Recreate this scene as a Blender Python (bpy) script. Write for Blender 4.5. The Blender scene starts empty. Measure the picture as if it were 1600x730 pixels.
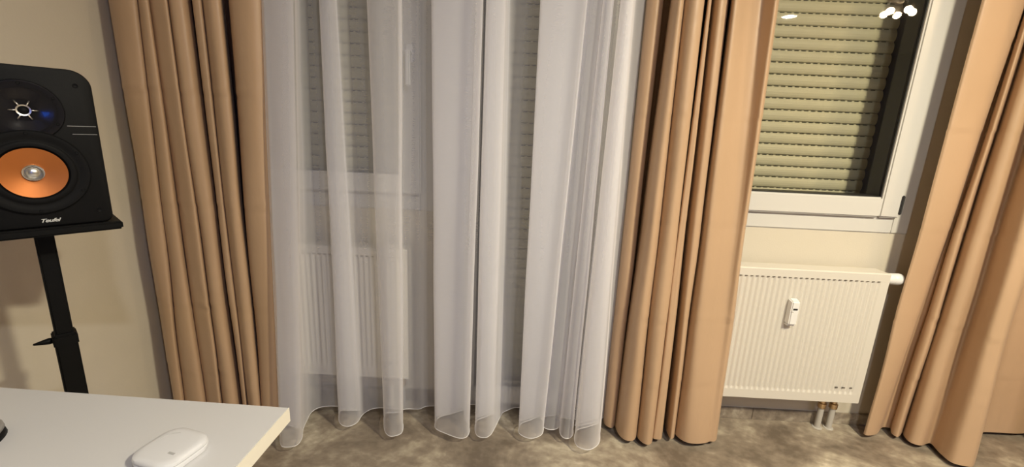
import bpy, bmesh, math, random
from mathutils import Vector, Matrix
from mathutils.noise import noise as pnoise

random.seed(7)
S = bpy.context.scene
C = S.collection
PI = math.pi

# ------------------------------------------------------------------ camera
CAM_H = 1.28                       # eye height above the floor (camera stands at x=0, y=0)
FPX, PITCH, ROLL, YAW = 680.0, math.radians(13.33), math.radians(2.62), math.radians(-0.87)
WALL = 1.844                       # inner face of the window wall
_fw = Vector((math.sin(YAW)*math.cos(PITCH), math.cos(YAW)*math.cos(PITCH), -math.sin(PITCH)))
_rt = Vector((math.cos(YAW), -math.sin(YAW), 0))
_up = _rt.cross(_fw)
_c, _s = math.cos(ROLL), math.sin(ROLL)
RT, UP = _c*_rt + _s*_up, -_s*_rt + _c*_up
cd = bpy.data.cameras.new('camera')
cd.sensor_fit = 'HORIZONTAL'; cd.sensor_width = 36.0
cd.lens = 36.0*FPX/1600.0
cd.clip_start = 0.02
cam = bpy.data.objects.new('camera', cd); C.objects.link(cam)
M = Matrix((RT, UP, -_fw)).transposed().to_4x4()
M.translation = (0, 0, CAM_H)
cam.matrix_world = M
S.camera = cam

# ------------------------------------------------------------------ world, colour management
w = bpy.data.worlds.new('night'); S.world = w; w.use_nodes = True
w.node_tree.nodes['Background'].inputs[0].default_value = (0.010, 0.012, 0.018, 1)
w.node_tree.nodes['Background'].inputs[1].default_value = 1.0
S.view_settings.view_transform = 'Standard'
S.view_settings.look = 'None'
S.view_settings.exposure = 0.20
S.view_settings.gamma = 1.0
S.cycles.transparent_max_bounces = 32
S.view_settings.use_curve_mapping = False

# lamp strengths (the lamps themselves are built at the end: a pendant cluster, a ceiling disc, two ceiling spots)
P_PENDANT, P_DISC, P_SPOT, P_COOL = 16.0, 98.0, 10.0, 24.0
C_PENDANT, C_DISC, C_SPOT, C_COOL = (1.0, 0.72, 0.42), (1.0, 0.91, 0.67), (1.0, 0.92, 0.80), (0.90, 0.93, 1.0)

# ------------------------------------------------------------------ measuring helpers (photo pixel -> place in the room)
def ray(px, py):
    return RT*((px-800)/FPX) + UP*((365-py)/FPX) + _fw
def at_y(px, py, y):
    d = ray(px, py); t = y/d.y
    return Vector((d.x*t, y, CAM_H + d.z*t))
def at_z(px, py, z):
    d = ray(px, py); t = (z-CAM_H)/d.z
    return Vector((d.x*t, d.y*t, z))

# ------------------------------------------------------------------ materials
def mat(name):
    m = bpy.data.materials.new(name); m.use_nodes = True
    nt = m.node_tree
    return m, nt, nt.nodes, nt.links, nt.nodes['Principled BSDF']
def simple(name, col, rough=0.5, metal=0.0, spec=0.5, bump=0.0, bscale=200.0, var=0.0, vscale=6.0, coat=0.0):
    m, nt, N, L, b = mat(name)
    b.inputs['Base Color'].default_value = (*col, 1)
    b.inputs['Roughness'].default_value = rough
    b.inputs['Metallic'].default_value = metal
    b.inputs['Specular IOR Level'].default_value = spec
    b.inputs['Coat Weight'].default_value = coat
    tc = N.new('ShaderNodeTexCoord')
    if bump:
        n = N.new('ShaderNodeTexNoise'); n.inputs['Scale'].default_value = bscale; n.inputs['Detail'].default_value = 4
        L.new(tc.outputs['Object'], n.inputs['Vector'])
        bp = N.new('ShaderNodeBump'); bp.inputs['Strength'].default_value = bump; bp.inputs['Distance'].default_value = 0.002
        L.new(n.outputs['Fac'], bp.inputs['Height']); L.new(bp.outputs['Normal'], b.inputs['Normal'])
    if var:
        n = N.new('ShaderNodeTexNoise'); n.inputs['Scale'].default_value = vscale; n.inputs['Detail'].default_value = 5
        L.new(tc.outputs['Object'], n.inputs['Vector'])
        r = N.new('ShaderNodeMapRange'); r.inputs['From Min'].default_value = .3; r.inputs['From Max'].default_value = .7
        r.inputs['To Min'].default_value = 1-var; r.inputs['To Max'].default_value = 1+var
        L.new(n.outputs['Fac'], r.inputs['Value'])
        h = N.new('ShaderNodeVectorMath'); h.operation = 'SCALE'; h.inputs[0].default_value = col
        L.new(r.outputs['Result'], h.inputs['Scale']); L.new(h.outputs['Vector'], b.inputs['Base Color'])
    return m

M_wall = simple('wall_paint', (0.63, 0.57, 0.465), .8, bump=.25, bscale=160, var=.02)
M_wall2 = simple('low_bounce_paint', (0.36, 0.33, 0.30), .85, bump=.2, bscale=160)  # darkened on the unseen walls to cut bounced light
M_ceil = simple('ceiling_paint', (0.62, 0.60, 0.57), .9, bump=.1)
M_pvc = simple('white_pvc', (0.64, 0.62, 0.58), .32, bump=.03, bscale=60)
M_pvc_seal = simple('dark_seal', (0.03, 0.03, 0.03), .6, bump=.1)
M_rad = simple('radiator_enamel', (0.66, 0.62, 0.55), .35, bump=.03, bscale=80)
M_rad_dark = simple('radiator_slot', (0.10, 0.085, 0.07), .7, bump=.1)
M_plast = simple('white_plastic', (0.78, 0.77, 0.75), .38, bump=.03, bscale=300)
M_shut = simple('shutter_slat', (0.63, 0.61, 0.455), .5, bump=.08, bscale=50, var=.05, vscale=12)
M_slot = simple('shutter_slot', (0.05, 0.055, 0.04), .8, bump=.1)
M_black = simple('matt_black', (0.005, 0.005, 0.0055), .55, spec=.12, bump=.12, bscale=500)
M_glossblack = simple('gloss_black', (0.008, 0.008, 0.010), .12, bump=.01, coat=.5)
M_rubber = simple('rubber', (0.005, 0.005, 0.0055), .6, spec=.12, bump=.05)
M_steelblk = simple('powder_coat', (0.005, 0.005, 0.005), .5, spec=.12, bump=.15, bscale=600)
M_chrome = simple('chrome', (0.75, 0.74, 0.73), .18, metal=1.0, bump=.01)
M_silver = simple('satin_silver', (0.72, 0.70, 0.66), .3, metal=1.0, bump=.02)
M_brass = simple('brass', (0.62, 0.46, 0.28), .3, metal=1.0, bump=.05, var=.1, vscale=60)
M_pipe = simple('pipe_shaded_white', (0.48, 0.45, 0.40), .4, bump=.05)  # white darkened for the shade under the radiator
M_desk = simple('desk_white', (0.57, 0.565, 0.575), .42, bump=.06, bscale=220)
M_deskedge = simple('desk_edge_warm_lit', (0.76, 0.72, 0.62), .45, bump=.06, bscale=220)  # warm lamp light on the end face is put into this colour
M_puck = simple('puck_white', (0.62, 0.62, 0.64), .35, bump=.02, bscale=400)
M_greymark = simple('grey_print', (0.38, 0.38, 0.38), .5, bump=.02)
M_logo = simple('logo_print', (0.60, 0.60, 0.58), .4, bump=.02)
M_line = simple('inlay_line', (0.30, 0.30, 0.30), .4, bump=.02)
M_grey = simple('grey_plastic', (0.25, 0.24, 0.23), .35, bump=.03)
M_ext = simple('exterior_backdrop', (0.05, 0.045, 0.04), .9, bump=.3)
M_rail = simple('guide_rail', (0.02, 0.019, 0.018), .5, bump=.05)

# copper-coloured woven cone
M_cone, nt, N, L, b = mat('copper_cone')
b.inputs['Base Color'].default_value = (0.46, 0.145, 0.032, 1); b.inputs['Roughness'].default_value = .42; b.inputs['Metallic'].default_value = .55
tc = N.new('ShaderNodeTexCoord'); wv = N.new('ShaderNodeTexNoise'); wv.inputs['Scale'].default_value = 90
bp = N.new('ShaderNodeBump'); bp.inputs['Strength'].default_value = .08; bp.inputs['Distance'].default_value = .001
L.new(tc.outputs['Object'], wv.inputs['Vector']); L.new(wv.outputs['Fac'], bp.inputs['Height']); L.new(bp.outputs['Normal'], b.inputs['Normal'])

# floor: cloudy grey-brown vinyl
def floor_mat(name, scale=1.0):
    m, nt, N, L, b = mat(name)
    tc = N.new('ShaderNodeTexCoord')
    mp = N.new('ShaderNodeMapping'); mp.inputs['Rotation'].default_value = (0, 0, .55); mp.inputs['Scale'].default_value = (1.0, 1.3, 1.0)
    L.new(tc.outputs['Object'], mp.inputs['Vector'])
    n1 = N.new('ShaderNodeTexNoise'); n1.inputs['Scale'].default_value = 3.4*scale; n1.inputs['Detail'].default_value = 7; n1.inputs['Roughness'].default_value = .6; n1.inputs['Distortion'].default_value = .5
    L.new(mp.outputs['Vector'], n1.inputs['Vector'])
    n2 = N.new('ShaderNodeTexNoise'); n2.inputs['Scale'].default_value = 26*scale; n2.inputs['Detail'].default_value = 6
    L.new(mp.outputs['Vector'], n2.inputs['Vector'])
    mx = N.new('ShaderNodeMix'); mx.data_type = 'FLOAT'; mx.inputs[0].default_value = .22
    L.new(n1.outputs['Fac'], mx.inputs[2]); L.new(n2.outputs['Fac'], mx.inputs[3])
    cr = N.new('ShaderNodeValToRGB')
    e = cr.color_ramp.elements
    e[0].position = .38; e[0].color = (0.150, 0.118, 0.088, 1)
    e[1].position = .64; e[1].color = (0.600, 0.530, 0.420, 1)
    k = e.new(.50); k.color = (0.270, 0.220, 0.168, 1)
    k = e.new(.58); k.color = (0.420, 0.360, 0.275, 1)
    L.new(mx.outputs[0], cr.inputs['Fac']); L.new(cr.outputs['Color'], b.inputs['Base Color'])
    b.inputs['Roughness'].default_value = .5
    bp = N.new('ShaderNodeBump'); bp.inputs['Strength'].default_value = .08; bp.inputs['Distance'].default_value = .002
    L.new(n2.outputs['Fac'], bp.inputs['Height']); L.new(bp.outputs['Normal'], b.inputs['Normal'])
    return m
M_floor = floor_mat('floor_vinyl')
M_base = floor_mat('baseboard_vinyl', 1.6)

# heavy drape: smooth tan satin-weave cloth
M_drape, nt, N, L, b = mat('tan_drape')
tc = N.new('ShaderNodeTexCoord')
n1 = N.new('ShaderNodeTexNoise'); n1.inputs['Scale'].default_value = 3.0; n1.inputs['Detail'].default_value = 3
L.new(tc.outputs['Object'], n1.inputs['Vector'])
cr = N.new('ShaderNodeValToRGB'); e = cr.color_ramp.elements
e[0].position = .3; e[0].color = (0.495, 0.332, 0.205, 1); e[1].position = .7; e[1].color = (0.525, 0.352, 0.220, 1)
L.new(n1.outputs['Fac'], cr.inputs['Fac']); L.new(cr.outputs['Color'], b.inputs['Base Color'])
b.inputs['Roughness'].default_value = .44; b.inputs['Specular IOR Level'].default_value = .35
b.inputs['Sheen Weight'].default_value = .04; b.inputs['Sheen Roughness'].default_value = .4
mp = N.new('ShaderNodeMapping'); mp.inputs['Scale'].default_value = (9, 9, 5)
L.new(tc.outputs['Object'], mp.inputs['Vector'])
n2 = N.new('ShaderNodeTexNoise'); n2.inputs['Scale'].default_value = 1.4; n2.inputs['Detail'].default_value = 3; n2.inputs['Distortion'].default_value = .6
L.new(mp.outputs['Vector'], n2.inputs['Vector'])
bp = N.new('ShaderNodeBump'); bp.inputs['Strength'].default_value = .22; bp.inputs['Distance'].default_value = .012
L.new(n2.outputs['Fac'], bp.inputs['Height']); L.new(bp.outputs['Normal'], b.inputs['Normal'])

# sheer voile: an open weave, threads scatter and pass light, holes let the view through;
# seen at a slant the threads close up (cover = 1-(1-a)^(1/cos))
def voile(name, a, col):
    m = bpy.data.materials.new(name); m.use_nodes = True
    nt = m.node_tree; N, L = nt.nodes, nt.links
    N.remove(N['Principled BSDF']); out = N['Material Output']
    lw = N.new('ShaderNodeLayerWeight'); lw.inputs['Blend'].default_value = .5
    c = N.new('ShaderNodeMath'); c.operation = 'SUBTRACT'; c.inputs[0].default_value = 1.0; L.new(lw.outputs['Facing'], c.inputs[1])
    mxm = N.new('ShaderNodeMath'); mxm.operation = 'MAXIMUM'; mxm.inputs[1].default_value = .14; L.new(c.outputs[0], mxm.inputs[0])
    dv = N.new('ShaderNodeMath'); dv.operation = 'DIVIDE'; dv.inputs[0].default_value = 1.0; L.new(mxm.outputs[0], dv.inputs[1])
    tc = N.new('ShaderNodeTexCoord')
    mp = N.new('ShaderNodeMapping'); mp.inputs['Scale'].default_value = (40, 40, 260); L.new(tc.outputs['Object'], mp.inputs['Vector'])
    nz = N.new('ShaderNodeTexNoise'); nz.inputs['Scale'].default_value = 1.0; nz.inputs['Detail'].default_value = 2; L.new(mp.outputs['Vector'], nz.inputs['Vector'])
    th = N.new('ShaderNodeMapRange'); th.inputs['To Min'].default_value = 1-a+.006; th.inputs['To Max'].default_value = 1-a-.006; L.new(nz.outputs['Fac'], th.inputs['Value'])
    pw = N.new('ShaderNodeMath'); pw.operation = 'POWER'; L.new(th.outputs['Result'], pw.inputs[0]); L.new(dv.outputs[0], pw.inputs[1])
    df = N.new('ShaderNodeBsdfDiffuse'); df.inputs['Color'].default_value = (*col, 1)
    tl = N.new('ShaderNodeBsdfTranslucent'); tl.inputs['Color'].default_value = (*col, 1)
    m1 = N.new('ShaderNodeMixShader'); m1.inputs[0].default_value = .22
    L.new(df.outputs[0], m1.inputs[1]); L.new(tl.outputs[0], m1.inputs[2])
    tr = N.new('ShaderNodeBsdfTransparent')
    m2 = N.new('ShaderNodeMixShader'); L.new(pw.outputs[0], m2.inputs[0]); L.new(m1.outputs[0], m2.inputs[1]); L.new(tr.outputs[0], m2.inputs[2])
    L.new(m2.outputs[0], out.inputs['Surface'])
    return m
M_voile = voile('white_voile', .255, (0.93, 0.92, 0.96))
M_hem = voile('voile_hem', .72, (0.92, 0.90, 0.90))

# window glass: clear sheet with Fresnel reflection
M_glass = bpy.data.materials.new('window_glass'); M_glass.use_nodes = True
nt = M_glass.node_tree; N, L = nt.nodes, nt.links
N.remove(N['Principled BSDF'])
fr = N.new('ShaderNodeFresnel'); fr.inputs['IOR'].default_value = 1.7
gl = N.new('ShaderNodeBsdfGlossy'); gl.inputs['Roughness'].default_value = .015
tr = N.new('ShaderNodeBsdfTransparent'); tr.inputs['Color'].default_value = (.94, .93, .90, 1)
mx = N.new('ShaderNodeMixShader')
geo = N.new('ShaderNodeNewGeometry')
inv = N.new('ShaderNodeMath'); inv.operation = 'SUBTRACT'; inv.inputs[0].default_value = 1.0; L.new(geo.outputs['Backfacing'], inv.inputs[1])
fm = N.new('ShaderNodeMath'); fm.operation = 'MULTIPLY'; L.new(fr.outputs[0], fm.inputs[0]); L.new(inv.outputs[0], fm.inputs[1])
L.new(fm.outputs[0], mx.inputs[0]); L.new(tr.outputs[0], mx.inputs[1]); L.new(gl.outputs[0], mx.inputs[2])
L.new(mx.outputs[0], N['Material Output'].inputs['Surface'])

def emit(name, col, strength):
    m = bpy.data.materials.new(name); m.use_nodes = True
    N, L = m.node_tree.nodes, m.node_tree.links
    N.remove(N['Principled BSDF'])
    e = N.new('ShaderNodeEmission'); e.inputs[0].default_value = (*col, 1); e.inputs[1].default_value = strength
    L.new(e.outputs[0], N['Material Output'].inputs['Surface'])
    return m

# ------------------------------------------------------------------ mesh helpers
def link(name, me, m, parent=None, smooth=False):
    o = bpy.data.objects.new(name, me); C.objects.link(o)
    if m is not None: me.materials.append(m)
    if smooth: me.shade_smooth()
    if parent is not None: o.parent = parent
    return o
def from_bm(name, bm, m, parent=None, smooth=False, bevel=0.0, seg=2, origin=None):
    bmesh.ops.recalc_face_normals(bm, faces=bm.faces)
    if bevel:
        es = [e for e in bm.edges if len(e.link_faces) == 2 and e.calc_face_angle(0) > .5]
        bmesh.ops.bevel(bm, geom=es, offset=bevel, segments=seg, affect='EDGES', clamp_overlap=True)
    if origin is not None:
        bmesh.ops.translate(bm, verts=bm.verts, vec=-Vector(origin))
    me = bpy.data.meshes.new(name); bm.to_mesh(me); bm.free()
    o = link(name, me, m, parent, smooth)
    if origin is not None: o.location = origin
    return o
def add_box(bm, x0, x1, y0, y1, z0, z1):
    vs = [bm.verts.new(p) for p in ((x0,y0,z0),(x1,y0,z0),(x1,y1,z0),(x0,y1,z0),(x0,y0,z1),(x1,y0,z1),(x1,y1,z1),(x0,y1,z1))]
    for f in ((0,3,2,1),(4,5,6,7),(0,1,5,4),(1,2,6,5),(2,3,7,6),(3,0,4,7)):
        bm.faces.new([vs[i] for i in f])
def box(name, x0, x1, y0, y1, z0, z1, m, parent=None, bevel=0.0, seg=2):
    bm = bmesh.new(); add_box(bm, x0, x1, y0, y1, z0, z1)
    return from_bm(name, bm, m, parent, bevel=bevel, seg=seg)
def add_lathe(bm, prof, mtx=Matrix(), n=40):
    """prof: (radius, height) pairs turned round local Z, then placed by mtx"""
    rings = []
    for r, h in prof:
        if r < 1e-6:
            rings.append([bm.verts.new(mtx @ Vector((0, 0, h)))])
        else:
            rings.append([bm.verts.new(mtx @ Vector((r*math.cos(2*PI*i/n), r*math.sin(2*PI*i/n), h))) for i in range(n)])
    for a, b in zip(rings, rings[1:]):
        if len(a) == 1 and len(b) == 1: continue
        for i in range(n):
            j = (i+1) % n
            if len(a) == 1: bm.faces.new((a[0], b[i], b[j]))
            elif len(b) == 1: bm.faces.new((a[i], a[j], b[0]))
            else: bm.faces.new((a[i], a[j], b[j], b[i]))
def lathe(name, prof, m, parent=None, mtx=Matrix(), n=40, smooth=True):
    bm = bmesh.new(); add_lathe(bm, prof, mtx, n)
    bmesh.ops.recalc_face_normals(bm, faces=bm.faces)
    me = bpy.data.meshes.new(name); bm.to_mesh(me); bm.free()
    o = link(name, me, m, parent)
    if smooth:
        me.shade_smooth()
        try: me.set_sharp_from_angle(angle=math.radians(35))
        except Exception: pass
    return o
def add_tube(bm, pts, r, n=10):
    pts = [Vector(p) for p in pts]
    rings = []
    for i, p in enumerate(pts):
        t = (pts[min(i+1, len(pts)-1)] - pts[max(i-1, 0)]).normalized()
        a = Vector((0, 0, 1)) if abs(t.z) < .9 else Vector((1, 0, 0))
        u = t.cross(a).normalized(); v = t.cross(u)
        rings.append([bm.verts.new(p + r*(math.cos(2*PI*k/n)*u + math.sin(2*PI*k/n)*v)) for k in range(n)])
    for a, b in zip(rings, rings[1:]):
        for k in range(n):
            bm.faces.new((a[k], a[(k+1) % n], b[(k+1) % n], b[k]))
    bm.faces.new(rings[0]); bm.faces.new(rings[-1])
def tube(name, pts, r, m, parent=None, n=10):
    bm = bmesh.new(); add_tube(bm, pts, r, n)
    return from_bm(name, bm, m, parent, smooth=True)
def empty(name, loc, rz=0.0):
    o = bpy.data.objects.new(name, None); C.objects.link(o)
    o.empty_display_size = .05
    o.location = loc; o.rotation_euler = (0, 0, rz)
    return o
def tag(o, label=None, cat=None, group=None, kind=None):
    if label: o['label'] = label
    if cat: o['category'] = cat
    if group: o['group'] = group
    if kind: o['kind'] = kind
    return o
def adopt(child, parent):
    """parent keeping the child's world place (parents are unrotated empties)"""
    child.parent = parent
    child.matrix_parent_inverse = Matrix.Translation(parent.location).inverted()
    return child

# ------------------------------------------------------------------ the room
XL, XR, YB, ZC, TH = -1.478, 5.2, -4.4, 2.55, 0.30
# openings in the window wall  (x0, x1, z0, z1)
W1 = (-1.222, -0.352, 0.925, 2.23)
D1 = (-0.352, 0.400, 0.0, 2.23)
W2 = (0.777, 1.647, 0.925, 2.23)
EPS = .0
def struct(name, label, m, boxes):
    bm = bmesh.new()
    for b_ in boxes: add_box(bm, *b_)
    o = from_bm(name, bm, m); tag(o, label, 'wall' if 'wall' in name else name.split('_')[0], kind='structure'); return o
struct('floor', 'cloudy grey-brown vinyl floor under the curtains', M_floor, [(XL-.2, XR+.2, YB-.2, WALL, -.06, 0)])
struct('ceiling', 'white ceiling above the window wall', M_ceil, [(XL-.2, XR+.2, YB-.2, WALL+TH, ZC, ZC+.06)])
struct('wall_back', 'cream painted wall around the windows and balcony door', M_wall, [
    (XL-.2, W1[0], WALL, WALL+TH, -.06, ZC),
    (W1[0], W1[1], WALL, WALL+TH, -.06, W1[2]), (W1[0], D1[1], WALL, WALL+TH, W1[3], ZC),
    (D1[0], D1[1], WALL, WALL+TH, -.06, D1[2]),
    (D1[1], W2[0], WALL, WALL+TH, -.06, ZC),
    (W2[0], W2[1], WALL, WALL+TH, -.06, W2[2]), (W2[0], W2[1], WALL, WALL+TH, W2[3], ZC),
    (W2[1], XR+.2, WALL, WALL+TH, -.06, ZC)])
struct('wall_left', 'cream side wall behind the loudspeaker', M_wall, [(XL-.2, XL, YB-.2, WALL, 0, ZC)])
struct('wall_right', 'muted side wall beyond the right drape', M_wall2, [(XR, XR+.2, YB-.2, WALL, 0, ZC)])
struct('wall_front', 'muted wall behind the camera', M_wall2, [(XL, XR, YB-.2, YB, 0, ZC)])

# baseboard: strips of the floor vinyl standing against the wall, joint between lengths
def baseboard(name, label, xs):
    o = empty(name, (xs[0], WALL, 0)); tag(o, label, 'baseboard', kind='structure')
    for a, b_ in zip(xs, xs[1:]):
        adopt(box('board', a+.0008, b_-.0008, WALL-.012, WALL-.0005, 0.0, .056, M_base, bevel=.0015), o)
baseboard('baseboard_left', 'cloudy brown vinyl baseboard left of the balcony door', [XL+.001, -.9, -.36])
bl = empty('baseboard_side', (XL, 0, 0)); tag(bl, 'cloudy brown vinyl baseboard along the left side wall', 'baseboard', kind='structure')
for k in range(3): adopt(box('board', XL+.0005, XL+.012, YB+.01+k*1.74, YB+.008+(k+1)*1.74, 0.0, .056, M_base, bevel=.0015), bl)
baseboard('baseboard_right', 'cloudy brown vinyl baseboard below the right radiator', [.41, 1.145, 2.1, 3.2, XR-.01])

# ------------------------------------------------------------------ windows and door
def ring_bars(root, pname, x0, x1, z0, z1, wd, y0, y1, m, bevel, wl=None, wb=None):
    """four bars of a frame, each a part"""
    wl = wl or wd; wb = wb or wd
    adopt(box(pname, x0, x0+wl, y0, y1, z0, z1, m, bevel=bevel), root)
    adopt(box(pname, x1-wd, x1, y0, y1, z0, z1, m, bevel=bevel), root)
    adopt(box(pname, x0+wl-.001, x1-wd+.001, y0, y1, z0, z0+wb, m, bevel=bevel), root)
    adopt(box(pname, x0+wl-.001, x1-wd+.001, y0, y1, z1-wd, z1, m, bevel=bevel), root)
def handle(root, x, z, y):
    h = lathe('handle', [(0, 0), (.014, 0), (.014, .006), (.009, .008), (.009, .034), (.006, .04), (0, .04)], M_plast,
              mtx=Matrix.Translation((x, y, z)) @ Matrix.Rotation(PI/2, 4, 'X'), n=20)
    adopt(h, root)
    bm = bmesh.new(); add_box(bm, x-.014, x+.014, y-.008, y+.001, z-.035, z+.035)
    r = from_bm('rosette', bm, M_plast, bevel=.003); r.parent = h; 
    bm = bmesh.new(); add_box(bm, x-.010, x+.010, y-.046, y-.032, z-.125, z+.012)
    r = from_bm('grip', bm, M_plast, bevel=.005); r.parent = h
def shutter(x0, x1, z0, z1, y, label, group=None):
    """outside roller shutter: interlocking aluminium slats with vent slots, running in dark side rails"""
    root = empty('roller_shutter', ((x0+x1)/2, y, z0)); tag(root, label, 'shutter')
    p = .0495
    n = int((z1-z0)/p)
    W_ = x1-x0
    prof = [(0.0, .0000), (.0045, .0035), (.0075, .012), (.0085, .022), (.0075, .032), (.0045, .0405), (.001, .0445), (.001, .0480)]
    bm = bmesh.new()
    fr_ = [[bm.verts.new((s*W_/2, -q, h)) for q, h in prof] for s in (-1, 1)]
    bk = [[bm.verts.new((s*W_/2, .004, h)) for q, h in prof] for s in (-1, 1)]
    for k in range(len(prof)-1):
        bm.faces.new((fr_[0][k], fr_[1][k], fr_[1][k+1], fr_[0][k+1]))
        bm.faces.new((bk[0][k], bk[0][k+1], bk[1][k+1], bk[1][k]))
        for s in (0, 1): bm.faces.new((fr_[s][k], fr_[s][k+1], bk[s][k+1], bk[s][k]))
    bm.faces.new((fr_[0][0], bk[0][0], bk[1][0], fr_[1][0])); bm.faces.new((fr_[0][-1], fr_[1][-1], bk[1][-1], bk[0][-1]))
    bmesh.ops.recalc_face_normals(bm, faces=bm.faces)
    me = bpy.data.meshes.new('slat'); bm.to_mesh(me); bm.free(); me.materials.append(M_shut)
    bm = bmesh.new(); xx = -W_/2+.02
    while xx < W_/2-.03:
        add_box(bm, xx, xx+.019, -.0026, .0, .0452, .0478); xx += .030
    ms = bpy.data.meshes.new('slot_row'); bm.to_mesh(ms); bm.free(); ms.materials.append(M_slot)
    for k in range(n):
        o = bpy.data.objects.new('slat', me); C.objects.link(o); o.parent = root; o.location = (0, 0, k*p)
        q = bpy.data.objects.new('slot_row', ms); C.objects.link(q); q.parent = o; q['kind'] = 'stuff'
    for s, xx in ((-1, x0), (1, x1)):
        adopt(box('guide_rail', min(xx-.006, xx+.052*s+.0*s), max(xx+.006, xx+.052*s), WALL+.073, y+.02, z0-.01, z1, M_rail, bevel=.003), root)
    adopt(box('bottom_bar', x0+.002, x1-.002, y-.010, y+.008, z0-.018, z0-.001, M_rail, bevel=.003), root)
    return root
def window(name, spec, label, handle_side):
    x0, x1, z0, z1 = spec
    root = empty(name, ((x0+x1)/2, WALL, z0)); tag(root, label, 'window', kind='structure')
    yf, ys = WALL-.006, WALL-.026
    ring_bars(root, 'frame', x0, x1, z0, z1, .074, yf, WALL+.072, M_pvc, .004)
    a, b_, c, d = x0+.068+.083, x1-.068-.083, z0+.070+.083, z1-.068-.083
    yg = WALL-.010
    ring_bars(root, 'sash', x0+.068, x1-.068, z0+.070, z1-.068, .083, ys, yg+.008, M_pvc, .006)
    ring_bars(root, 'glass_seal', a-.002, b_+.002, c-.002, d+.002, .005, yg-.004, yg+.001, M_pvc_seal, .001)
    adopt(box('pane', a-.004, b_+.004, yg, yg+.004, c-.004, d+.004, M_glass), root)
    ring_bars(root, 'outer_profile', x0+.070, x1-.070, z0+.072, z1-.070, .084, yg+.0085, WALL+.071, M_rail, .002)
    hx = (x1-.068-.040) if handle_side > 0 else (x0+.068+.040)
    if handle_side: handle(root, hx, 1.555, ys)
    # dark hinge cover at the lower corner opposite the handle
    if handle_side <= 0:
        adopt(box('hinge_cover', x1-.078, x1-.066, ys-.006, yf+.002, z0+.085, z0+.165, M_pvc_seal, bevel=.003), root)
    return root
window('window_1', W1, 'white framed window with dark pane behind the left sheer curtain', 1)
window('window_2', W2, 'white framed window with visible roller shutter, beside the right drape', -1)

dr = empty('door_1', ((D1[0]+D1[1])/2, WALL, 0)); tag(dr, 'white glazed balcony door behind the sheer curtain', 'door', kind='structure')
ring_bars(dr, 'frame', D1[0], D1[1], 0.0, D1[3], .060, WALL-.006, WALL+.072, M_pvc, .004, wb=.022)
ring_bars(dr, 'sash', D1[0]+.054, D1[1]-.054, .020, D1[3]-.056, .122, WALL-.026, WALL+.05, M_pvc, .006, wb=.080)
_x0, _x1, _z0, _z1 = D1[0]+.176, D1[1]-.176, .100, D1[3]-.178
ring_bars(dr, 'glass_seal', _x0-.004, _x1+.004, _z0-.004, _z1+.004, .008, WALL-.004, WALL+.012, M_pvc_seal, .001)
adopt(box('pane', _x0-.002, _x1+.002, WALL+.008, WALL+.012, _z0-.002, _z1+.002, M_glass), dr)
handle(dr, D1[0]+.054+.028, 1.125, WALL-.026)

shutter(W1[0]+.055, W1[1]-.055, .93, 2.25, WALL+.20, 'closed pale roller shutter outside the left window behind sheers')
shutter(D1[0]+.055, D1[1]-.055, .03, 2.25, WALL+.20, 'closed pale roller shutter outside the balcony door')
shutter(W2[0]+.055, W2[1]-.075, .93, 2.25, WALL+.20, 'closed grey-green roller shutter outside the right uncovered window')
# added dark backdrop behind the shutters (closes the openings to the night)
struct('wall_backdrop', 'dark added backdrop behind the roller shutters', M_ext, [(XL-.2, XR+.2, WALL+TH+.001, WALL+TH+.06, -.06, ZC)])

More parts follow.
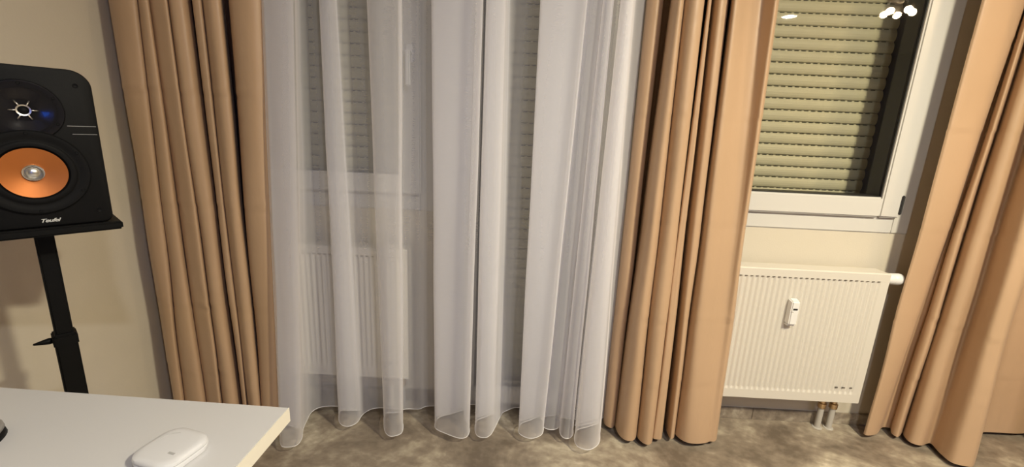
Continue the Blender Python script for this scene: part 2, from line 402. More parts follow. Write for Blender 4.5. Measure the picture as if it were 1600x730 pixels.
# ------------------------------------------------------------------ radiators
RADY, RZ0, RZ1 = 1.729, .180, .778
def radiator(x1, label, valve_side, width=.72):
    x0 = x1-width
    root = empty('radiator', ((x0+x1)/2, RADY, RZ0)); tag(root, label, 'radiator')
    # fluted front panel: smooth edge bands, pressed vertical flutes between
    bm = bmesh.new()
    mg, band_t, band_b = .022, .034, .040
    xs = []
    pitch = .0225; n = int((width-2*mg)/pitch); st = (width-n*pitch)/2
    flat = [(x0, 0)]
    for k in range(n):
        a = x0+st+k*pitch
        flat += [(a+.001+pitch*q/8, .0026*(1-math.cos(2*PI*q/8))) for q in range(8)]
    flat += [(x1, 0)]
    rows = []
    zs = [(RZ0, 0), (RZ0+band_b, 0), (RZ0+band_b+.012, 1), (RZ1-band_t-.006, 1), (RZ1-band_t, 0), (RZ1-.004, 0)]
    for z, f in zs:
        rows.append([bm.verts.new((x, RADY + d*f, z)) for x, d in flat])
    for a, b_ in zip(rows, rows[1:]):
        for k in range(len(flat)-1):
            bm.faces.new((a[k], a[k+1], b_[k+1], b_[k]))
    # rolled top edge and thickness
    top = [bm.verts.new((x, RADY+.004, RZ1)) for x, d in flat]; tb = [bm.verts.new((x, RADY+.016, RZ1)) for x, d in flat]
    for k in range(len(flat)-1):
        bm.faces.new((rows[-1][k], rows[-1][k+1], top[k+1], top[k])); bm.faces.new((top[k], top[k+1], tb[k+1], tb[k]))
    adopt(from_bm('front_panel', bm, M_rad), root)
    # small dark pressings at the head of each flute
    bm = bmesh.new()
    for k in range(n):
        a = x0+st+k*pitch
        add_box(bm, a+.0065, a+.0175, RADY-.0003, RADY+.004, RZ1-band_t-.0030, RZ1-band_t+.0002)
    o = adopt(from_bm('flute_notches', bm, M_rad_dark), root); o['kind'] = 'stuff'
    adopt(box('rear_panel', x0+.004, x1-.004, RADY+.070, RADY+.084, RZ0+.004, RZ1-.004, M_rad, bevel=.004), root)
    for s, xx in ((0, x0), (1, x1)):
        adopt(box('side_panel', xx-.003 if s else xx, xx if s else xx+.003, RADY+.002, RADY+.078, RZ0+.004, RZ1-.001, M_rad, bevel=.001), root)
    adopt(box('top_cover', x0+.003, x1-.003, RADY+.010, RADY+.080, RZ1-.003, RZ1-.0005, M_rad, bevel=.001), root)
    bm = bmesh.new(); add_box(bm, x0+.006, x1-.006, RADY+.001, RADY+.070, RZ0+.002, RZ0+.006)
    adopt(from_bm('bottom_plate', bm, M_rad), root)
    for xx in (x0+.12, x1-.12):
        adopt(box('wall_bracket', xx-.012, xx+.012, RADY+.084, WALL-.001, RZ0+.06, RZ1-.06, M_rad, bevel=.002), root)
    for k in range(3):
        xx = x1-.118+k*.031
        adopt(box('pressed_mark', xx, xx+.013, RADY-.0012, RADY+.003, RZ0+.070, RZ0+.075, M_rad_dark, bevel=.0008), root)
    # thermostat head on the side
    tx_ = x1 if valve_side > 0 else x0
    th = lathe('thermostat_head', [(0, 0), (.012, 0), (.012, .010), (.021, .012), (.023, .020), (.0235, .034), (.0225, .036), (.0235, .038), (.0245, .060), (.022, .070), (.012, .073), (0, .073)],
               M_plast, mtx=Matrix.Translation((tx_, RADY+.034, RZ1-.030)) @ Matrix.Rotation(PI/2*valve_side, 4, 'Y'), n=28)
    adopt(th, root)
    # supply and return: valve body, union nut, sleeve, down to the floor
    for k, xx in enumerate((x1-.098, x1-.046)):
        yy = RADY+.072
        T = Matrix.Translation((xx, yy, 0))
        v = lathe('valve', [(0, RZ0+.004), (.013, RZ0+.004), (.013, RZ0-.014), (.018, RZ0-.015), (.018, RZ0-.030), (.012, RZ0-.032), (.012, RZ0-.050), (.017, RZ0-.052), (.017, RZ0-.074), (.010, RZ0-.078), (0, RZ0-.078)],
                  M_brass, mtx=T, n=12)
        adopt(v, root)
        adopt(lathe('pipe_sleeve', [(0, RZ0-.074), (.0125, RZ0-.074), (.0125, .004), (.020, .003), (.021, 0.0), (0, 0)], M_pipe, mtx=T, n=18), root)
    return root
radiator(1.529, 'white fluted radiator below the uncovered window on the right', 1, .65)
radiator(-.458, 'white fluted radiator behind the left part of the sheer curtain', -1)

# heat meter clipped on the right radiator
hx, hz0, hz1 = at_y(1236, 480, RADY).x, .545, .655
hm = empty('heat_meter', (hx, RADY, hz0)); tag(hm, 'slim white heat meter mounted on the front of the right radiator', 'meter')
bm = bmesh.new(); add_box(bm, hx-.0185, hx+.0185, RADY-.030, RADY+.0005, hz0, hz1)
for v in bm.verts:
    if v.co.y < RADY-.02:
        if v.co.z > hz1-.01: v.co.z -= .008
        v.co.x = hx + (v.co.x-hx)*.86
adopt(from_bm('housing', bm, M_plast, bevel=.004, seg=3), hm)
adopt(box('display', hx-.009, hx+.009, RADY-.0312, RADY-.0285, hz0+.066, hz0+.074, M_pvc_seal, bevel=.0006), hm)
adopt(box('print_mark', hx-.014, hx-.006, RADY-.0308, RADY-.0290, hz0+.057, hz0+.0595, M_greymark), hm)
adopt(box('base_clip', hx-.0175, hx+.0175, RADY-.022, RADY+.0003, hz0-.006, hz0+.001, M_plast, bevel=.002), hm)

# ------------------------------------------------------------------ curtains
def spline(P, m=7):
    out = []
    n = len(P)
    for i in range(n-1):
        p0, p1, p2, p3 = P[max(i-1, 0)], P[i], P[i+1], P[min(i+2, n-1)]
        # centripetal Catmull-Rom on the floor plan
        def dist(a, b): return max(math.hypot(a[0]-b[0], a[1]-b[1])**.5, 1e-4)
        t0 = 0; t1 = t0+dist(p0, p1); t2 = t1+dist(p1, p2); t3 = t2+dist(p2, p3)
        for k in range(m):
            t = t1+(t2-t1)*k/m
            def lerp(a, b, ta, tb): return tuple(((tb-t)*x+(t-ta)*y)/(tb-ta) for x, y in zip(a, b))
            A1 = lerp(p0, p1, t0, t1) if i > 0 else p1
            A2 = lerp(p1, p2, t1, t2)
            A3 = lerp(p2, p3, t2, t3) if i < n-2 else p2
            B1 = lerp(A1, A2, t0, t2) if i > 0 else lerp(p1, A2, t1, t2) if False else A2 if i == 0 else A2
            if i > 0: B1 = lerp(A1, A2, t0, t2)
            else: B1 = A2
            B2 = lerp(A2, A3, t1, t3) if i < n-2 else A2
            out.append(lerp(B1, B2, t1, t2))
    out.append(tuple(P[-1]))
    return out
ZTOP = 2.47
def curtain_surface(ctrl, zhem, shrink, ymid, rows, wob, seed, m=7, kinks=()):
    """ctrl: (hem px, hem py, px at the photo's upper edge[, depth shift at top]).
    Each control point is one vertical fold line: foot on the hem, upper point where the line leaves the photo."""
    lines = []
    for c in ctrl:
        foot = at_z(c[0], c[1], zhem)
        dy = c[3] if len(c) > 3 else 0.0
        yt = foot.y + (ymid-foot.y)*shrink + dy
        up = at_y(c[2], 0, yt)
        s = (ZTOP-zhem)/(up.z-zhem)
        top = foot + (up-foot)*s
        lines.append((foot.x, foot.y, top.x, top.y))
    dense = spline(lines, m)
    grid = []
    for r in range(rows+1):
        v = r/rows
        z = zhem+(ZTOP-zhem)*v
        row = []
        for i, (fx, fy, tx, ty) in enumerate(dense):
            x, y = fx+(tx-fx)*v, fy+(ty-fy)*v
            env = math.sin(PI*min(1, v*1.6+.08))*.8+.2
            k = wob*env
            x += k*pnoise(Vector((i*.055+seed, z*2.1, 3.7)))
            y += k*pnoise(Vector((i*.055+seed+40, z*2.4, 1.3)))
            for kz, amp in kinks:      # flat creases left from packing
                q = (z-kz-.012*pnoise(Vector((i*.03, seed, kz))))/.013
                if abs(q) < 3: y -= amp*q*math.exp(-q*q)*(.35+max(0, 1.6*pnoise(Vector((i*.06, seed+9, kz*3)))))
            row.append(Vector((x, y, z)))
        grid.append(row)
    return grid
def surf_mesh(grid, thick=0.0):
    nr, nc = len(grid), len(grid[0])
    verts = [tuple(p) for r in grid for p in r]
    faces = [(r*nc+i, r*nc+i+1, (r+1)*nc+i+1, (r+1)*nc+i) for r in range(nr-1) for i in range(nc-1)]
    me = bpy.data.meshes.new('cloth'); me.from_pydata(verts, [], faces); me.update()
    return me
def deepen(ctrl, amt, lim):
    # push the hidden valley lines further back so neighbouring folds shadow each other
    out = []
    for i, c in enumerate(ctrl):
        near = max(q[1] for q in ctrl[max(0, i-4):i+5])
        d = near-c[1]
        c = list(c)
        if d > 9: c[1] = max(c[1]-amt*min(1, (d-9)/12), lim+.046*(c[0]-600))
        out.append(tuple(c))
    return out
def make_curtain(name, label, cat, ctrl, zhem, m, shrink, ymid, wob, seed, thick, hem_r, group=None, rows=64, kinks=()):
    g = curtain_surface(ctrl, zhem, shrink, ymid, rows, wob, seed, kinks=kinks)
    root = empty(name, (sum(p.x for p in g[0])/len(g[0]), ymid, zhem)); tag(root, label, cat, group)
    o = adopt(link('cloth', surf_mesh(g), m, smooth=True), root)
    if thick:
        md = o.modifiers.new('thickness', 'SOLIDIFY'); md.thickness = thick; md.offset = 0
        es = o.modifiers.new('crisp_rim', 'EDGE_SPLIT'); es.split_angle = math.radians(70)
    return root, g

def crest(front, pairs, yb=636.0, frac=.55, tilt=0.0):
    """a gathered fold: the cloth zigzags behind the visible front before it comes forward"""
    L_, R_ = front[0], front[-1]
    def p(t, y): return (L_[0]+(R_[0]-L_[0])*t, y+tilt*(t-.5), L_[2]+(R_[2]-L_[2])*t)
    y1 = yb+frac*(min(L_[1], R_[1])-3-yb)
    n = 2*pairs
    out = []
    st_ = (y1-yb)/max(n, 1)
    for k in range(n):
        y = yb+st_*k
        a, b_ = (.10, .90) if k % 2 == 0 else (.90, .10)
        if k: out.append(p(a, y))
        out += [p(.5, y+st_*.25), p(b_, y+st_*.45)]
        if k < n-1: out.append(p(.98 if k % 2 == 0 else .02, y+st_*.75))
    return out+list(front)
SHEER = (crest([(440,697,411),(450,699,425),(463,696,446),(471,687,459)], 3, 645, .62, 9)
 + [(474,670,462),(479,658,465),(487,644,470),(498,637.5,478),(513,635,488)]
 + crest([(529.5,656,498.5),(534,664,503),(544,666.5,512),(557,661,522),(565,650,527)], 2, 636, .6)
 + [(570,645,533),(580,639.5,545),(592,637.5,560)]
 + crest([(600,664,573.5),(603,677,580),(610,682,592),(618,681,606),(627,677,622),(630,664,628)], 1, 637)
 + [(625,650,622),(630,640.5,629),(638,639,640),(655,639,655),(666,635,668)]
 + crest([(680,668,675),(699,678.5,703),(720,685,738),(729,683,750),(734,672,755)], 3, 634, .45, -16)
 + [(728,655,747),(726,640,744),(732,633,751),(738,632,757)]
 + crest([(742,672,760),(747,682,765),(759,684,776),(766,680,786),(773,669,791)], 3, 633, .66, -12)
 + [(780,655,795),(786,645,799),(794,641,808),(804,637.5,824)]
 + crest([(810.5,676,845),(817.5,682,858),(828.5,685.3,880),(839.5,683.3,900),(847,678,915)], 3, 637, .62, -14)
 + [(849,662,917),(845,650,912)]
 + crest([(850,668,920),(858.5,671.4,930),(867,671,938),(873,668,943)], 1, 641)
 + [(875,655,945)]
 + crest([(875,677,943),(880,684,947),(886,685.6,951),(891.5,684,956),(895.5,678,959)], 3, 643, .4, 4)
 + [(894,660,957),(893,645,957),(899,640,963)]
 + crest([(897.5,688,970),(904,698.4,975),(919,703,982),(931,698,988),(936.5,690,990.5)], 3, 642, .68, -10)
 + [(937,670,992),(938,657,995),(944,650,1008)])
root, g = make_curtain('sheer_curtain', 'white translucent sheer curtain hanging in folds before the balcony door', 'curtain', SHEER, .040, M_voile, .30, 1.655, .0045, 11.0, 0, .002, rows=150, kinks=((.62, .0022), (1.02, .002), (1.40, .0025)))
bm = bmesh.new(); add_tube(bm, g[0], .0017, 6)
adopt(from_bm('hem', bm, M_hem, smooth=True), root)

KN = ((.30, .004), (.58, .006), (.97, .006), (1.36, .007), (1.68, .004))
MID = [(951,649,1022),(947,652,1014),(943.5,657,1011),(946,664,1016),(955,668.7,1028),(960,664,1036),(963,640,1037),(966,634,1043),(962,650,1047),(959.6,671.6,1048),(968,680.7,1053),(979,688.6,1061),(988,689,1066),(993,684,1069),(996,668,1070),(998,655,1072),(996,670,1070.5),
 (995,684,1069.5),(1002,690.5,1078),(1010.5,694.7,1088),(1017,693,1098),(1020,684,1101),(1021,665,1102),(1020,675,1105),(1020,684.8,1107),(1027,686.5,1109.5),(1032,686.4,1111),(1035,677,1112),(1037,657,1109),(1038,664,1110),
 (1039,672.5,1112),(1048,685.6,1126),(1052,685,1135),(1054,674,1137),(1056,656,1137),(1055,670,1140),(1055,682,1143),(1069,689.7,1150,-.01),(1086,693.5,1172,.045),(1103,692,1192,.05),(1108,690,1202,.02),(1116,690,1212,-.01),(1120,685,1217,-.01),(1117,675,1213)]
make_curtain('drape', 'tan drape gathered beside the uncovered window, right of the sheer', 'curtain', deepen(MID, 18, 630), .028, M_drape, .05, 1.63, .006, 3.0, .002, 0, rows=170, kinks=KN)

LEFT = [(286,652,182),(278,661,173),(277,670,172),(281,679,186),(288,680,206),(293,674,216),(294,657,215),(294,666,216),(294,677,217),(307,683,224),(321,682,231),(328,675,233),(330,657,231),(330,667,232),
 (330,678,233),(340,684,247),(350,683,259),(354,675,262),(355,658,260),(354,668,262),(355,679,263),(364,684,271),(374,682,284),(380,674,295),(384,662,300),(384,672,301),(386,682,302.5),(389,683,310),(392,677,317),(393,662,316),(393,672,317),
 (394,681,318),(402,686,330),(409,684,341),(412,675,346),(415,659,350),(414,668,358),(413,681,361),(420,686,378),(430,686,395),(436,682,407),(438,674,411),(434,663,406)]
LEFT = [(x, y-(7 if x < 350 else 4 if x < 400 else 1), t) for x, y, t in LEFT]
make_curtain('drape', 'brown-tan drape hanging between loudspeaker and sheer curtain', 'curtain', deepen(LEFT, 20, 636), .028, M_drape, .05, 1.62, .007, 21.0, .002, 0, rows=170, kinks=KN)

RIGHT = [(1350,678,1535),(1353,680,1541),(1361,680,1566),(1370,677,1599),(1378,652,1603),(1389,648,1598),(1391,664,1604),(1394,678,1609),(1402,684,1615),(1408,687,1621),(1411,675,1624),(1410,682,1622),
 (1412,694,1626),(1422,703.5,1636),(1437,708.7,1650),(1454,707,1670),(1468,714,1682),(1488,723,1698),(1507,728.5,1712),(1518,729,1720),(1524,718,1725),(1524,698,1722),(1534,690,1730),(1556,688,1752),(1585,684,1785),(1612,684,1815),(1630,700,1835),(1648,716,1860),(1675,714,1890),(1700,688,1915)]
make_curtain('drape', 'golden tan drape flaring at the foot, rightmost of the curtains', 'curtain', deepen(RIGHT, 14, 632), .024, M_drape, .10, 1.62, .009, 33.0, .002, 0, rows=170, kinks=KN)

# ceiling track that carries them
tr_ = empty('curtain_track', (.3, 1.64, ZC)); tag(tr_, 'white double curtain track along the ceiling above the windows', 'curtain rail')
for yy in (1.60, 1.68):
    adopt(box('rail', XL+.02, 3.2, yy-.012, yy+.012, ZTOP+.055, ZC, M_plast, bevel=.002), tr_)
for i in range(46):
    xx = -1.5+i*.1
    adopt(box('glider', xx-.006, xx+.006, 1.635, 1.645, ZTOP+.003, ZTOP+.056, M_plast), tr_)

# ------------------------------------------------------------------ desk and the things on it
DZ = .74
pc = at_z(452, 637, DZ); pl = at_z(0, 605, DZ); pr = at_z(385, 730, DZ)
fa = math.atan2(pc.y-pl.y, pc.x-pl.x)           # direction of the far edge
u = Vector((math.cos(fa), math.sin(fa), 0)); v = Vector((-u.y, u.x, 0))
dk = empty('desk', (pc.x-.8*u.x-.36*v.x, pc.y-.8*u.y-.36*v.y, 0), fa)
tag(dk, 'white desk with warm-lit edge colour in the lower left foreground', 'desk')
# local frame: x along the desk, y depth; right far corner at (0.8, 0.36)
bm = bmesh.new(); add_box(bm, -.18, .7985, -.36, .36, DZ-.030, DZ)
o = from_bm('tabletop', bm, M_desk, dk, bevel=.0012)
bm = bmesh.new(); add_box(bm, .7985, .80, -.36, .36, DZ-.0297, DZ-.0003)
o = from_bm('warm_lit_edge', bm, M_deskedge, dk)
for sx in (-.12, .45):
    for sy in (-.28, .24):
        bm = bmesh.new(); add_box(bm, sx-.025, sx+.025, sy-.025, sy+.025, 0, DZ-.030)
        from_bm('leg', bm, M_desk, dk, bevel=.002)
bm = bmesh.new(); add_box(bm, -.09, .42, -.29, -.27, DZ-.10, DZ-.030)
from_bm('apron', bm, M_desk, dk, bevel=.002)

# flat white rounded-square hub
def rsq(half, rad, z, n=10, bulge=0.0):
    pts = []
    for q in range(4):
        cx, cy = ((1,1),(-1,1),(-1,-1),(1,-1))[q]
        for k in range(n+1):
            a = q*PI/2+k*PI/2/n
            pts.append(Vector((cx*(half-rad)+rad*math.cos(a), cy*(half-rad)+rad*math.sin(a), z)))
    return pts
def stack(name, layers, m, parent, z0=0):
    bm = bmesh.new(); rings = []
    for half, rad, z in layers: rings.append([bm.verts.new(p) for p in rsq(half, rad, z)])
    n = len(rings[0])
    for a, b_ in zip(rings, rings[1:]):
        for i in range(n): bm.faces.new((a[i], a[(i+1) % n], b_[(i+1) % n], b_[i]))
    bm.faces.new(rings[0][::-1]); bm.faces.new(rings[-1])
    bmesh.ops.recalc_face_normals(bm, faces=bm.faces)
    me = bpy.data.meshes.new(name); bm.to_mesh(me); bm.free()
    o = link(name, me, m, parent, smooth=True)
    try: me.set_sharp_from_angle(angle=math.radians(40))
    except Exception: pass
    return o
pk = at_z(268, 704, DZ+.010)
pb = empty('smart_hub', (pk.x, pk.y, DZ), math.radians(-14)); tag(pb, 'flat white rounded-square hub lying on the desk', 'hub')
HS = .042
stack('base', [(HS-.004, .022, 0), (HS-.001, .024, .002), (HS, .024, .009), (HS-.0008, .024, .0105)], M_puck, pb)
stack('seam', [(HS-.002, .023, .0100), (HS-.002, .023, .0122)], M_greymark, pb)
stack('cover', [(HS-.0006, .024, .0117), (HS, .024, .013), (HS-.001, .024, .0175), (HS-.004, .023, .0198), (HS-.010, .020, .0207), (HS-.022, .016, .0210)], M_puck, pb)
bm = bmesh.new(); add_box(bm, .014, .026, -.016, -.012, .0208, .0212); from_bm('print_mark', bm, M_greymark, pb)
bm = bmesh.new(); add_tube(bm, [(-.030, .006+.0, .0207), (-.028, .014, .0208), (-.022, .021, .0208), (-.012, .026, .0207)], .0005, 6); from_bm('cover_groove', bm, M_greymark, pb)

# small rounded thing cut off by the photo's left edge
pm = at_z(-46, 690, DZ+.012)
mo = empty('computer_mouse', (pm.x, pm.y, DZ), .3); tag(mo, 'small rounded grey and black mouse at the left end of the desk', 'mouse')
def blob(name, sx, sy, z0, z1, m, parent, p=2.4):
    bm = bmesh.new(); rings = []; n = 28
    for k in range(7):
        t = k/6; zz = z0+(z1-z0)*math.sin(t*PI/2); sc = math.cos(t*PI/2)**(2/p) if k < 6 else 0.02
        rings.append([bm.verts.new((sx*sc*math.cos(2*PI*i/n), sy*sc*math.sin(2*PI*i/n), zz)) for i in range(n)])
    for a, b_ in zip(rings, rings[1:]):
        for i in range(n): bm.faces.new((a[i], a[(i+1) % n], b_[(i+1) % n], b_[i]))
    bm.faces.new(rings[0][::-1]); bm.faces.new(rings[-1])
    return from_bm(name, bm, m, parent, smooth=True)
blob('base', .031, .052, 0, .022, M_black, mo)
blob('shell', .0295, .050, .012, .036, M_grey, mo)
bm = bmesh.new(); add_lathe(bm, [(0, -.003), (.009, -.003), (.010, 0), (.009, .003), (0, .003)], Matrix.Translation((0, .030, .028)) @ Matrix.Rotation(PI/2, 4, 'Y'), 20)
from_bm('scroll_wheel', bm, M_rubber, mo, smooth=False)

# ------------------------------------------------------------------ loudspeaker on its stand
SPW, SPH, SPD = .228, .335, .25
SC = at_z(62, 352, 1.0)             # rough place of the plate
sp_d = .93                           # distance of the baffle from the eye along the room's depth
pb_ = at_y(52, 270, .90)             # woofer centre on the baffle
face = math.atan2(pb_.x, pb_.y)      # bearing of the speaker seen from the camera (negative = left)
SP_RZ = -face                        # front (local -Y) turned back towards the room
SP_RZ += math.radians(2)
spz = pb_.z - .118                   # bottom of the cabinet (woofer centre is .118 above it)
fwd = Vector((math.sin(SP_RZ), -math.cos(SP_RZ), 0))    # local -Y in the room
sp_base = Vector((pb_.x, pb_.y, 0)) - fwd*(SPD/2)
sp = empty('loudspeaker', (sp_base.x, sp_base.y, spz), SP_RZ)
tag(sp, 'black bookshelf loudspeaker with copper cone on a stand beside the drape', 'speaker')
def rr(w_, h_, rt, rb, n=8):
    """outline in local x,z: rounded upper corners rt, lower corners rb; bottom at z=0"""
    pts = []
    for cx, cz, a0, r_ in ((w_/2-rt, h_-rt, 0, rt), (-w_/2+rt, h_-rt, PI/2, rt), (-w_/2+rb, rb, PI, rb), (w_/2-rb, rb, 1.5*PI, rb)):
        for k in range(n+1):
            a = a0+k*PI/2/n; pts.append((cx+r_*math.cos(a), cz+r_*math.sin(a)))
    return pts
def prism(name, outs, m, parent):
    """outs: list of (outline, y)"""
    bm = bmesh.new(); rings = [[bm.verts.new((x, y, z)) for x, z in o] for o, y in outs]
    n = len(rings[0])
    for a, b_ in zip(rings, rings[1:]):
        for i in range(n): bm.faces.new((a[i], a[(i+1) % n], b_[(i+1) % n], b_[i]))
    bm.faces.new(rings[0]); bm.faces.new(rings[-1][::-1])
    bmesh.ops.recalc_face_normals(bm, faces=bm.faces)
    me = bpy.data.meshes.new(name); bm.to_mesh(me); bm.free()
    o = link(name, me, m, parent, smooth=True)
    try: me.set_sharp_from_angle(angle=math.radians(35))
    except Exception: pass
    return o
def shrinkout(o, d, cz): return [(x*(1-d/(SPW/2)), cz+(z-cz)*(1-d/(SPH/2))) for x, z in o]
out0 = rr(SPW, SPH, .036, .016)
FY = -SPD/2
prism('cabinet', [(shrinkout(out0, .003, SPH/2), SPD/2), (shrinkout(out0, .001, SPH/2), FY+.024)], M_black, sp)
prism('baffle', [(out0, FY+.024), (out0, FY+.004), (shrinkout(out0, .0015, SPH/2), FY+.001), (shrinkout(out0, .004, SPH/2), FY)], M_black, sp)
def front(x, z, y=FY): return Matrix.Translation((x, y, z)) @ Matrix.Rotation(PI/2, 4, 'X')   # local +Z of lathe -> out of the baffle
TW, WO = (0.004, .246), (0.0, .118)
# tweeter waveguide plate, grille ring with spokes, dome
tw = lathe('tweeter', [(0, .0005), (.018, .0005), (.024, .0012), (.031, .0022), (.043, .0040), (.053, .0052), (.059, .0046), (.061, .0015), (.061, 0)], M_glossblack, sp, front(*TW), 56)
lathe('dome', [(.0085, .0012), (.0078, .0040), (.005, .0062), (.0025, .0072), (0, .0074)], M_rubber, tw, front(*TW), 32)
lathe('grille_ring', [(.0085, .008), (.0112, .0085), (.0112, .0062), (.0085, .006), (.0085, .008)], M_silver, tw, front(*TW), 36)
for k in range(6):
    a = k*PI/3
    p0 = Vector((TW[0]+.0105*math.cos(a), FY-.0075, TW[1]+.0105*math.sin(a))); p1 = Vector((TW[0]+.021*math.cos(a), FY-.0035, TW[1]+.021*math.sin(a)))
    tube('spoke', [p0, (p0+p1)/2, p1], .0014, M_silver, tw, 6)
for k in range(6):
    a = k*PI/3+PI/6
    lathe('screw', [(0, .0066), (.0022, .0066), (.0030, .0056), (.0030, .004)], M_rubber, tw, front(TW[0]+.0535*math.cos(a), TW[1]+.0535*math.sin(a)), 10)
# woofer: flange, rubber surround, copper cone, chrome ring and phase plug
wo = lathe('woofer', [(.058, .002), (.066, .0070), (.0715, .0060), (.076, .0080), (.086, .0075), (.0885, .0050), (.0885, 0)], M_black, sp, front(*WO), 72)
lathe('surround', [(.0510, .0015), (.0525, .0050), (.0560, .0088), (.0610, .0095), (.0655, .0085), (.0680, .0060)], M_rubber, wo, front(*WO), 72)
lathe('cone', [(.0520, .0088), (.045, .0072), (.036, .0052), (.026, .0030), (.016, .0012), (.0, .0010)], M_cone, wo, front(*WO), 72)
lathe('trim_ring', [(.0165, .0005), (.0168, .0060), (.0155, .0070), (.0135, .0058), (.0128, .0010)], M_chrome, wo, front(*WO), 48)
lathe('dust_cap', [(.0132, .0012), (.0112, .0045), (.0075, .0072), (.003, .0084), (0, .0086)], M_silver, wo, front(*WO), 40)
for k in range(6):
    a = k*PI/3+PI/6
    lathe('screw', [(0, .0092), (.0024, .0092), (.0032, .0082), (.0032, .0055)], M_black, wo, front(WO[0]+.0815*math.cos(a), WO[1]+.0815*math.sin(a)), 10)
# thin inlay lines right and left of the drivers
for s in (-1, 1):
    for z_, xa in ((.2160, .064), (.1985, .070)):
        bm = bmesh.new(); add_box(bm, min(s*xa, s*(SPW/2-.004)), max(s*xa, s*(SPW/2-.004)), FY-.0006, FY+.001, z_, z_+.0011)
        from_bm('inlay_line', bm, M_line, sp)
for x_, z_ in ((.088, .302), (-.088, .302), (.092, .028), (-.092, .028)):
    lathe('grille_socket', [(0, .0003), (.0025, .0003), (.0042, .0012), (.0048, .0006), (.0048, 0)], M_rubber, sp, front(x_, z_), 14)
# maker's script on the lower baffle
cu = bpy.data.curves.new('lettering', 'FONT'); cu.body = 'Teufel'; cu.size = .0130; cu.shear = .35; cu.extrude = .0003; cu.align_x = 'CENTER'; cu.space_character = .92
cu.offset = .0003
tmp = bpy.data.objects.new('tmp', cu); C.objects.link(tmp)
dg = bpy.context.evaluated_depsgraph_get()
me = bpy.data.meshes.new_from_object(tmp.evaluated_get(dg)); bpy.data.objects.remove(tmp)
lt = link('lettering', me, M_logo, sp); me.materials.clear(); me.materials.append(M_logo)
lt.matrix_local = Matrix.Translation((0.010, FY-.0006, .0105)) @ Matrix.Rotation(PI/2, 4, 'X') @ Matrix.Diagonal((1, .82, 1, 1))
for k, x_ in enumerate((-.03, .03)):
    lathe('terminal', [(0, .012), (.006, .012), (.007, 0), (0, 0)], M_brass, sp, Matrix.Translation((x_, SPD/2-.001, .10)) @ Matrix.Rotation(-PI/2, 4, 'X'), 12)

ss = empty('speaker_stand', (sp_base.x, sp_base.y, 0), SP_RZ); tag(ss, 'black telescopic speaker stand behind the desk', 'stand')
PT = spz-.001
bm = bmesh.new(); add_box(bm, -.128, .128, -.135, .125, PT-.019, PT)
from_bm('top_plate', bm, M_steelblk, ss, bevel=.004, seg=3)
bm = bmesh.new(); add_box(bm, -.05, .05, -.05, .05, PT-.026, PT-.018); from_bm('plate_flange', bm, M_steelblk, ss, bevel=.002)
JZ = at_y(112, 517, sp_base.y).z
bm = bmesh.new(); add_box(bm, -.0165, .0165, -.020, .020, JZ-.05, PT-.020); from_bm('inner_tube', bm, M_steelblk, ss, bevel=.004, seg=3)
bm = bmesh.new(); add_box(bm, -.0205, .0205, -.024, .024, .018, JZ); from_bm('outer_tube', bm, M_steelblk, ss, bevel=.004, seg=3)
bm = bmesh.new(); add_box(bm, -.0225, .0225, -.026, .026, JZ-.034, JZ-.006); cl_ = from_bm('clamp_collar', bm, M_steelblk, ss, bevel=.003)
bm = bmesh.new(); add_lathe(bm, [(0, 0), (.007, 0), (.008, .006), (.006, .016), (.0025, .032), (0, .034)], Matrix.Translation((-.022, 0, JZ-.020)) @ Matrix.Rotation(-PI/2, 4, 'Y'), 16)
from_bm('clamp_lever', bm, M_steelblk, cl_, smooth=True)
bm = bmesh.new(); add_box(bm, -.15, .15, -.16, .16, 0, .020); from_bm('base_plate', bm, M_steelblk, ss, bevel=.004, seg=3)

# ------------------------------------------------------------------ lamps (behind and above the camera; two of them mirror in the right-hand pane)
# pendant with a tight cluster of bulbs
def lamp_at(px, py, k):
    d = ray(px, py); p = d*k
    return Vector((p.x, 2*(WALL+.008)-p.y, CAM_H+p.z))
d_ = ray(1396, 22)
LP = lamp_at(1396, 22, (2.10-CAM_H)/d_.z)
pen = empty('pendant_lamp', (LP.x, LP.y, LP.z)); tag(pen, 'pendant lamp with a cluster of warm bulbs near the right window', 'lamp')
E_bulb = None
R_B = .021
area = 4*PI*R_B**2
M_bulb = emit('warm_bulb', C_PENDANT, P_PENDANT/(5*area*PI))
adopt(lathe('canopy', [(0, 0), (.06, 0), (.06, -.018), (.02, -.03), (0, -.03)], M_plast, mtx=Matrix.Translation((LP.x, LP.y, ZC))), pen)
adopt(tube('cord', [(LP.x, LP.y, ZC-.02), (LP.x, LP.y, (ZC+LP.z)/2), (LP.x, LP.y, LP.z+.10)], .003, M_black), pen)
adopt(lathe('hub', [(0, .11), (.016, .11), (.022, .09), (.022, .06), (.010, .05), (0, .05)], M_silver, mtx=Matrix.Translation(LP)), pen)
for k in range(5):
    a = k*2*PI/5+.3
    c_ = LP + Vector((.072*math.cos(a), .072*math.sin(a), 0))
    adopt(tube('arm', [LP+Vector((0, 0, .075)), LP+Vector((.05*math.cos(a), .05*math.sin(a), .072)), c_+Vector((0, 0, .045))], .005, M_silver), pen)
    adopt(lathe('bulb_socket', [(0, .050), (.012, .050), (.014, .018), (0, .018)], M_silver, mtx=Matrix.Translation(c_), n=18), pen)
    adopt(lathe('bulb', [(0, -R_B), (R_B*.5, -R_B*.87), (R_B*.87, -R_B*.5), (R_B, 0), (R_B*.87, R_B*.5), (R_B*.55, R_B*.85), (0, R_B*.9)], M_bulb, mtx=Matrix.Translation(c_), n=18), pen)
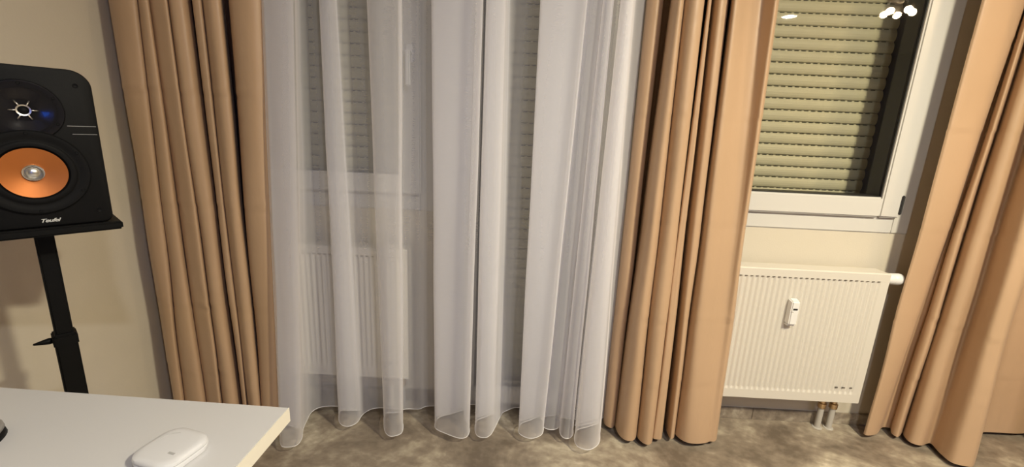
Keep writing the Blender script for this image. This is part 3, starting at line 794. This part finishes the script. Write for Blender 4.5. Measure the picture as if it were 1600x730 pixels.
# flat ceiling disc above the camera
LA = Vector((1.50, -.10, ZC))
cl2 = empty('ceiling_lamp', LA); tag(cl2, 'round flat ceiling lamp above the camera', 'lamp')
ra = .11
adopt(lathe('housing', [(0, 0), (ra+.01, 0), (ra+.012, -.03), (ra, -.04), (ra-.002, -.036)], M_plast, mtx=Matrix.Translation(LA)), cl2)
adopt(lathe('diffuser', [(ra-.002, -.036), (ra*.7, -.048), (ra*.35, -.053), (0, -.054)], emit('disc_diffuser', C_DISC, P_DISC/(PI*ra**2*PI)), mtx=Matrix.Translation(LA)), cl2)
# small ceiling spot further back
d_ = ray(1230, 28)
LS = lamp_at(1230, 28, (ZC-.03-CAM_H)/d_.z); LS.z = ZC
cl3 = empty('ceiling_spot', LS); tag(cl3, 'small round ceiling spot at the back right of the room', 'lamp')
rs = .065
adopt(lathe('housing', [(0, 0), (rs+.012, 0), (rs+.012, -.022), (rs, -.03), (rs-.002, -.026)], M_plast, mtx=Matrix.Translation(LS)), cl3)
adopt(lathe('diffuser', [(rs-.002, -.026), (rs*.5, -.030), (0, -.031)], emit('spot_diffuser', C_SPOT, P_SPOT/(PI*rs**2*PI)), mtx=Matrix.Translation(LS)), cl3)
# second small spot, cool white, nearer the middle of the room
LC = Vector((.60, -.52, ZC))
cl4 = empty('ceiling_spot', LC); tag(cl4, 'small cool white ceiling spot nearest the camera', 'lamp')
adopt(lathe('housing', [(0, 0), (rs+.012, 0), (rs+.012, -.022), (rs, -.03), (rs-.002, -.026)], M_plast, mtx=Matrix.Translation(LC)), cl4)
adopt(lathe('diffuser', [(rs-.002, -.026), (rs*.5, -.030), (0, -.031)], emit('cool_diffuser', C_COOL, P_COOL/(PI*rs**2*PI)), mtx=Matrix.Translation(LC)), cl4)
# unseen television, added for its blue reflection in the glossy tweeter plate
tv = empty('television', (2.6, YB, 1.35)); tag(tv, 'added unseen television with blue picture behind the camera', 'television')
adopt(box('case', 1.95, 3.25, YB+.001, YB+.045, 1.35, 2.10, M_black, bevel=.006), tv)
adopt(box('screen', 1.965, 3.235, YB+.0445, YB+.047, 1.368, 2.085, emit('blue_picture', (.03, .16, 1.0), 4.0)), tv)
